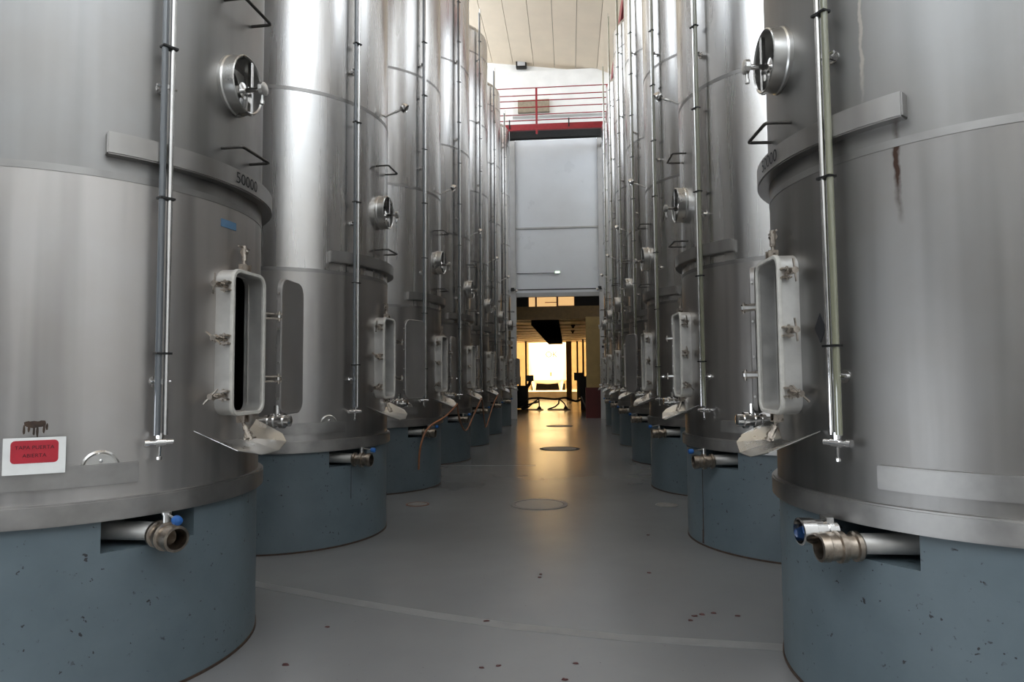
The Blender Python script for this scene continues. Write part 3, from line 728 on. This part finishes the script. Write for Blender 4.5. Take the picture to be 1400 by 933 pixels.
# card on the first tank
F = frame(59.2, 1)
cd = thing('warning_card', 'white card with a red rounded panel on the steel tank', 'sign', (-2.846, 3.559, 0))
sk = .012
def cardloop(w_, h_, r_, n, zc, k=4): return [F(-a, n, zc + b + a * -.0) for a, b in rrect(w_, h_, r_, k)]
obj('card', MB().loft([cardloop(.226, .158, .002, 1.028, 1.178), cardloop(.226, .158, .002, 1.0305, 1.178)], True, True).mesh('card', smooth=False), 'card_white', cd)
obj('red_panel', MB().loft([cardloop(.172, .098, .016, 1.0306, 1.196), cardloop(.172, .098, .016, 1.0315, 1.196)], True, True).mesh('red_panel', smooth=False), 'card_red', cd)
for body, z, sz in (('TAPA PUERTA', 1.214, .0225), ('ABIERTA', 1.179, .0225)):
    tm = text_mesh(body, sz, 'card_text')
    for v in tm.vertices: v.co = F(-v.co.x, 1.0322, z + v.co.y)
    obj('card_text', tm, 'card_ink', cd)
# rust mark above the card
rm = MB()
def smear(a, z, w_, h, k=11):
    pts = [(a + w_ * math.cos(q) * (0.75 + .35 * rnd.random()), z + h * math.sin(q) * (0.75 + .35 * rnd.random())) for q in [2 * math.pi * j / k for j in range(k)]]
    rm.loft([[cyl(p_, RT - .001, q, 1) for p_, q in pts], [cyl(p_, RT + .0015, q, 1) for p_, q in pts]], True, True)
smear(59.7, 1.312, 2.4, .017, 17); smear(58.2, 1.318, .9, .012); smear(61.2, 1.315, 1.0, .013)
for a, z, h in ((62.0, 1.29, .022), (61.0, 1.292, .014), (59.9, 1.285, .026), (59.2, 1.283, .03), (57.8, 1.29, .02), (57.2, 1.3, .016)): smear(a, z, .3, h)
obj('rust_patch', rm.mesh('rust_patch', smooth=False), 'rust_flake', TANKS[(1, 0)])

# ------------------------------------------------------------------ catwalk
cw = thing('catwalk', 'red steel catwalk with horizontal rails above the white door', 'catwalk', (0, 22.1, 0))
bx('deck', 'dark_paint', -3.9, 1.5, 0, .75, 10.0, 10.06, cw)
bx('edge_beam', 'red_paint', -3.9, 1.5, -.1, 0, 9.98, 10.2, cw, 0.006)
bx('edge_beam', 'dark_paint', -3.9, 1.5, .75, .85, 9.98, 10.2, cw)
for z in (11.48, 11.22, 11.03, 10.8, 10.54, 10.34):
    obj('rail', MB().tube([(-3.9, -.06, z), (1.5, -.06, z)], .018, 8).mesh('rail'), 'red_paint', cw)
for xx in (-3.4, -1.02, 1.4):
    bx('post', 'red_paint', xx - .035, xx + .035, -.09, -.02, 9.85, 11.45, cw)
for xx in (-1.95, .08): bx('toe_bracket', 'black_steel', xx - .02, xx + .02, -.13, -.1, 10.05, 10.35, cw)
for xx in (-3.2, 1.3): bx('wall_bracket', 'dark_paint', xx - .05, xx + .05, .85, 1.9, 9.98, 10.08, cw)
for xx in (-2.0, 1.22): bx('hanger_post', 'frame_grey', xx - .04, xx + .04, -.04, .04, 9.2, 10.0, cw)
cs = thing('side_catwalk', 'red beam of the catwalk running over the rust-streaked row', 'catwalk', (1.32, 0, 0))
bx('edge_beam', 'red_paint', 0, .08, -2, 21.9, 10.05, 10.35, cs)
bx('deck', 'dark_paint', .08, .9, -2, 21.9, 10.05, 10.1, cs)
for k in range(8): bx('bearer', 'dark_paint', .1, .9, -1 + k * 2.861 - .04, -1 + k * 2.861 + .04, 9.9, 10.05, cs)
fl = thing('wall_floodlight', 'small grey floodlight under the cream ceiling', 'floodlight', (-1.65, YF - .18, 13.2))
bx('lamp_body', 'black_steel', -.2, .2, -.12, .08, -.16, .2, fl, 0.02)
bx('lamp_lens', 'frame_grey', -.14, .14, -.13, -.118, -.1, .14, fl)
obj('bracket', MB().tube([(-.15, .08, .05), (-.15, .18, .05)], .02, 6).mesh('bracket'), 'black_steel', fl)

# ------------------------------------------------------------------ floor covers, scraps
def cover(xx, yy, r, label, mat, ringmat, rusty=False):
    t = thing('floor_drain' if r < .2 else 'manhole_cover', label, 'drain' if r < .2 else 'cover', (xx, yy, 0))
    obj('rim', MB().lathe((0, 0, 0), (0, 0, 1), [(0, r), (.004, r), (.005, r * .97), (.005, r * .86), (.001, r * .85)], 40, False).mesh('rim'), ringmat, t)
    obj('plate', MB().lathe((0, 0, 0), (0, 0, 1), [(.0005, r * .84), (.003, r * .84)], 40).mesh('plate'), mat, t)
cover(-.38, 7.86, .34, 'round worn manhole cover in the aisle beside the rusty drain', 'line_grey', 'cover_grey')
cover(-1.83, 7.79, .14, 'small drain with a rusty red rim beside a plinth', 'cover_grey', 'rust_ring')
cover(1.11, 7.88, .13, 'small grey drain beside the rust-streaked row of plinths', 'cover_grey', 'cover_grey')
cover(-.23, 13.92, .42, 'round manhole cover in the aisle between the fourth and fifth tanks', 'cover_grey', 'joint_dark')
cover(-.33, 20.4, .42, 'round manhole cover in the aisle near the passage', 'cover_grey', 'joint_dark')
def ray_floor(u, v):
    cam = scn.camera; m = cam.matrix_world.to_3x3()
    d = m @ Vector(((u - 700) / 895.5, -(v - 466.5) / 895.5, -1)); t = -CAM_H / d.z
    return d.x * t, d.y * t
for (u, v) in [(944, 849), (950, 843), (960, 841), (975, 839), (681, 911), (659, 914), (665, 850), (739, 786), (888, 784), (448, 858), (390, 910), (787, 908), (738, 790), (771, 930), (886, 732), (1008, 843)]:
    fx, fy = ray_floor(u, v); a0 = rnd.random() * 6; q = .009 + .008 * rnd.random()
    pts = [(q * (.6 + .6 * rnd.random()) * math.cos(a0 + j * 2 * math.pi / 7) * 1.5, q * (.6 + .6 * rnd.random()) * math.sin(a0 + j * 2 * math.pi / 7)) for j in range(7)]
    mb = MB().loft([[(a, b, 0.0005) for a, b in pts], [(a * .8, b * .8, .004 + .003 * rnd.random()) for a, b in pts]], True, True)
    tag(obj('grape_scrap', mb.mesh('grape_scrap'), 'scrap_red', None, (fx, fy, 0)), 'tiny dark red scrap lying on the grey floor', 'scrap', 'scraps on the floor')

# ------------------------------------------------------------------ hoses along the far tanks
def hose(name, pts, r, mat, label, cat='hose', group=None, n=10):
    out = []
    P_ = [Vector(p) for p in pts]
    for i in range(len(P_) - 1):
        a = P_[max(0, i - 1)]; b = P_[i]; c = P_[i + 1]; d = P_[min(len(P_) - 1, i + 2)]
        for k in range(n):
            t = k / n
            out.append(.5 * ((2 * b) + (-a + c) * t + (2 * a - 5 * b + 4 * c - d) * t * t + (-a + 3 * b - 3 * c + d) * t ** 3))
    out.append(P_[-1])
    return tag(obj(name, MB().tube(out, r, 8).mesh(name), mat), label, cat, group)
ty = lambda k: 3.559 + 2.861 * k
hose('wine_hose', [(-1.95, ty(2) - .92, .33), (-1.93, ty(2) - .9, .62), (-1.86, ty(2) - .76, .85), (-1.70, ty(2) - .4, .98), (-1.62, ty(2) + .1, 1.13)], .013, 'hose_brown', 'thin brown hose hanging from the tray of the third tank')
hose('wine_hose', [(-1.64, ty(2) + .2, 1.12), (-1.72, ty(2) + .9, .85), (-1.75, ty(2) + 1.7, .62), (-1.7, ty(3) - .6, .85), (-1.63, ty(3) - .1, 1.13)], .013, 'hose_brown', 'thin brown hose looping between the third and fourth tanks')
hose('wine_hose', [(-1.66, ty(3) + .2, 1.1), (-1.74, ty(3) + 1.2, .6), (-1.78, ty(3) + 1.8, .48), (-1.7, ty(4) - .5, .9), (-1.63, ty(4) - .1, 1.13)], .013, 'hose_brown', 'thin brown hose looping between the fourth and fifth tanks')

# ------------------------------------------------------------------ things in the passage
def pump(name, label, x0, y0):
    t = thing(name, label, 'pump', (x0, y0, 0))
    bx('base', 'black_steel', -.5, .55, -.15, .15, .02, .08, t)
    for xx in (-.4, .45): obj('wheel', MB().lathe((xx, -.2, .07), (0, 1, 0), [(0, .07), (.05, .07)], 14).mesh('wheel'), 'black_rubber', t)
    obj('motor', MB().lathe((-.3, 0, .26), (1, 0, 0), [(0, .09), (.05, .13), (.35, .13), (.4, .08), (.55, .06), (.56, .11), (.66, .11)], 16).mesh('motor'), 'black_steel', t)
    obj('push_bar', MB().tube([(.5, -.1, .08), (.62, -.1, .75), (.62, .1, .75), (.5, .1, .08)], .018, 8).mesh('push_bar'), 'black_steel', t)
    return t
def hose_stand(x0, y0, label, k):
    t = thing('hose_stand', label, 'stand', (x0, y0, 0))
    bx('foot', 'black_steel', -.55, .5, -.12, .12, .01, .06, t, 0.01)
    obj('upright', MB().tube([(.3, 0, .05), (.3, 0, .16), (.24 if k else .3, 0, .3), (.0 if k else .28, 0, .52)], .03, 8).mesh('upright'), 'black_steel', t)
    obj('brace', MB().tube([(-.5, 0, .05), (-.2, 0, .14), (-.02, 0, .3), (0 if k else .25, 0, .5)], .035, 8).mesh('brace'), 'black_steel', t)
    obj('cradle', MB().lathe((.3, 0, .03), (0, 0, 1), [(0, .13), (.06, .1), (.14, .05)], 12).mesh('cradle'), 'black_steel', t)
hose_stand(-1.72, 30.4, 'black hose stand carrying the long hose, next to the dark box', 0)
hose_stand(-.5, 30.4, 'black hose stand carrying the long hose, in mid passage', 1)
hose('black_hose', [(-2.6, 30.1, .06), (-2.2, 30.3, .3), (-1.9, 30.4, .52), (-1.4, 30.4, .56), (-.7, 30.4, .5), (-.2, 30.4, .56), (.1, 30.5, .44), (.35, 30.6, .4), (.7, 30.7, .6)], .045, 'black_rubber', 'thick black hose slung over the stands in the passage')
hose('black_hose', [(-2.2, 29.8, .05), (-1.95, 30, .25), (-1.55, 30.2, .36), (-1.45, 30.2, .38)], .04, 'black_rubber', 'short black hose rising from the passage floor')
cb = thing('control_cabinet', 'black control cabinet on a stand beside the red dado', 'cabinet', (.62, 30.6, 0))
bx('cabinet', 'dark_paint', -.42, .05, -.15, .2, 1.35, 1.72, cb, .01)
bx('cabinet_body', 'dark_paint', -.22, .4, -.1, .35, .55, 1.55, cb, .01)
bx('base', 'dark_paint', -.12, .4, -.1, .35, 0, .55, cb)
obj('leg', MB().tube([(-.1, -.15, .62), (.14, -.25, .02)], .03, 8).mesh('leg'), 'frame_grey', cb)
db = thing('dark_box', 'dark box with a small red-brown motor on top in the passage', 'machine', (-2.35, 31.5, 0))
bx('body', 'dark_paint', -.45, .35, -.3, .3, .04, 1.12, db, .01)
for xx in (-.35, .25): bx('foot', 'black_steel', xx - .06, xx + .06, -.25, .25, 0, .04, db)
bx('motor', 'black_steel', .3, .62, -.15, .15, 1.33, 1.62, db, .02)
obj('motor_stand', MB().tube([(.46, 0, 1.35), (.42, 0, 1.2), (.3, 0, 1.05)], .08, 8).mesh('motor_stand'), 'rust_ring', db)
for xx, h in ((-.3, 1.62), (-.05, 1.55)): obj('pipe', MB().tube([(xx, 0, 1.1), (xx, 0, h)], .05, 8).mesh('pipe'), 'dark_paint', db)
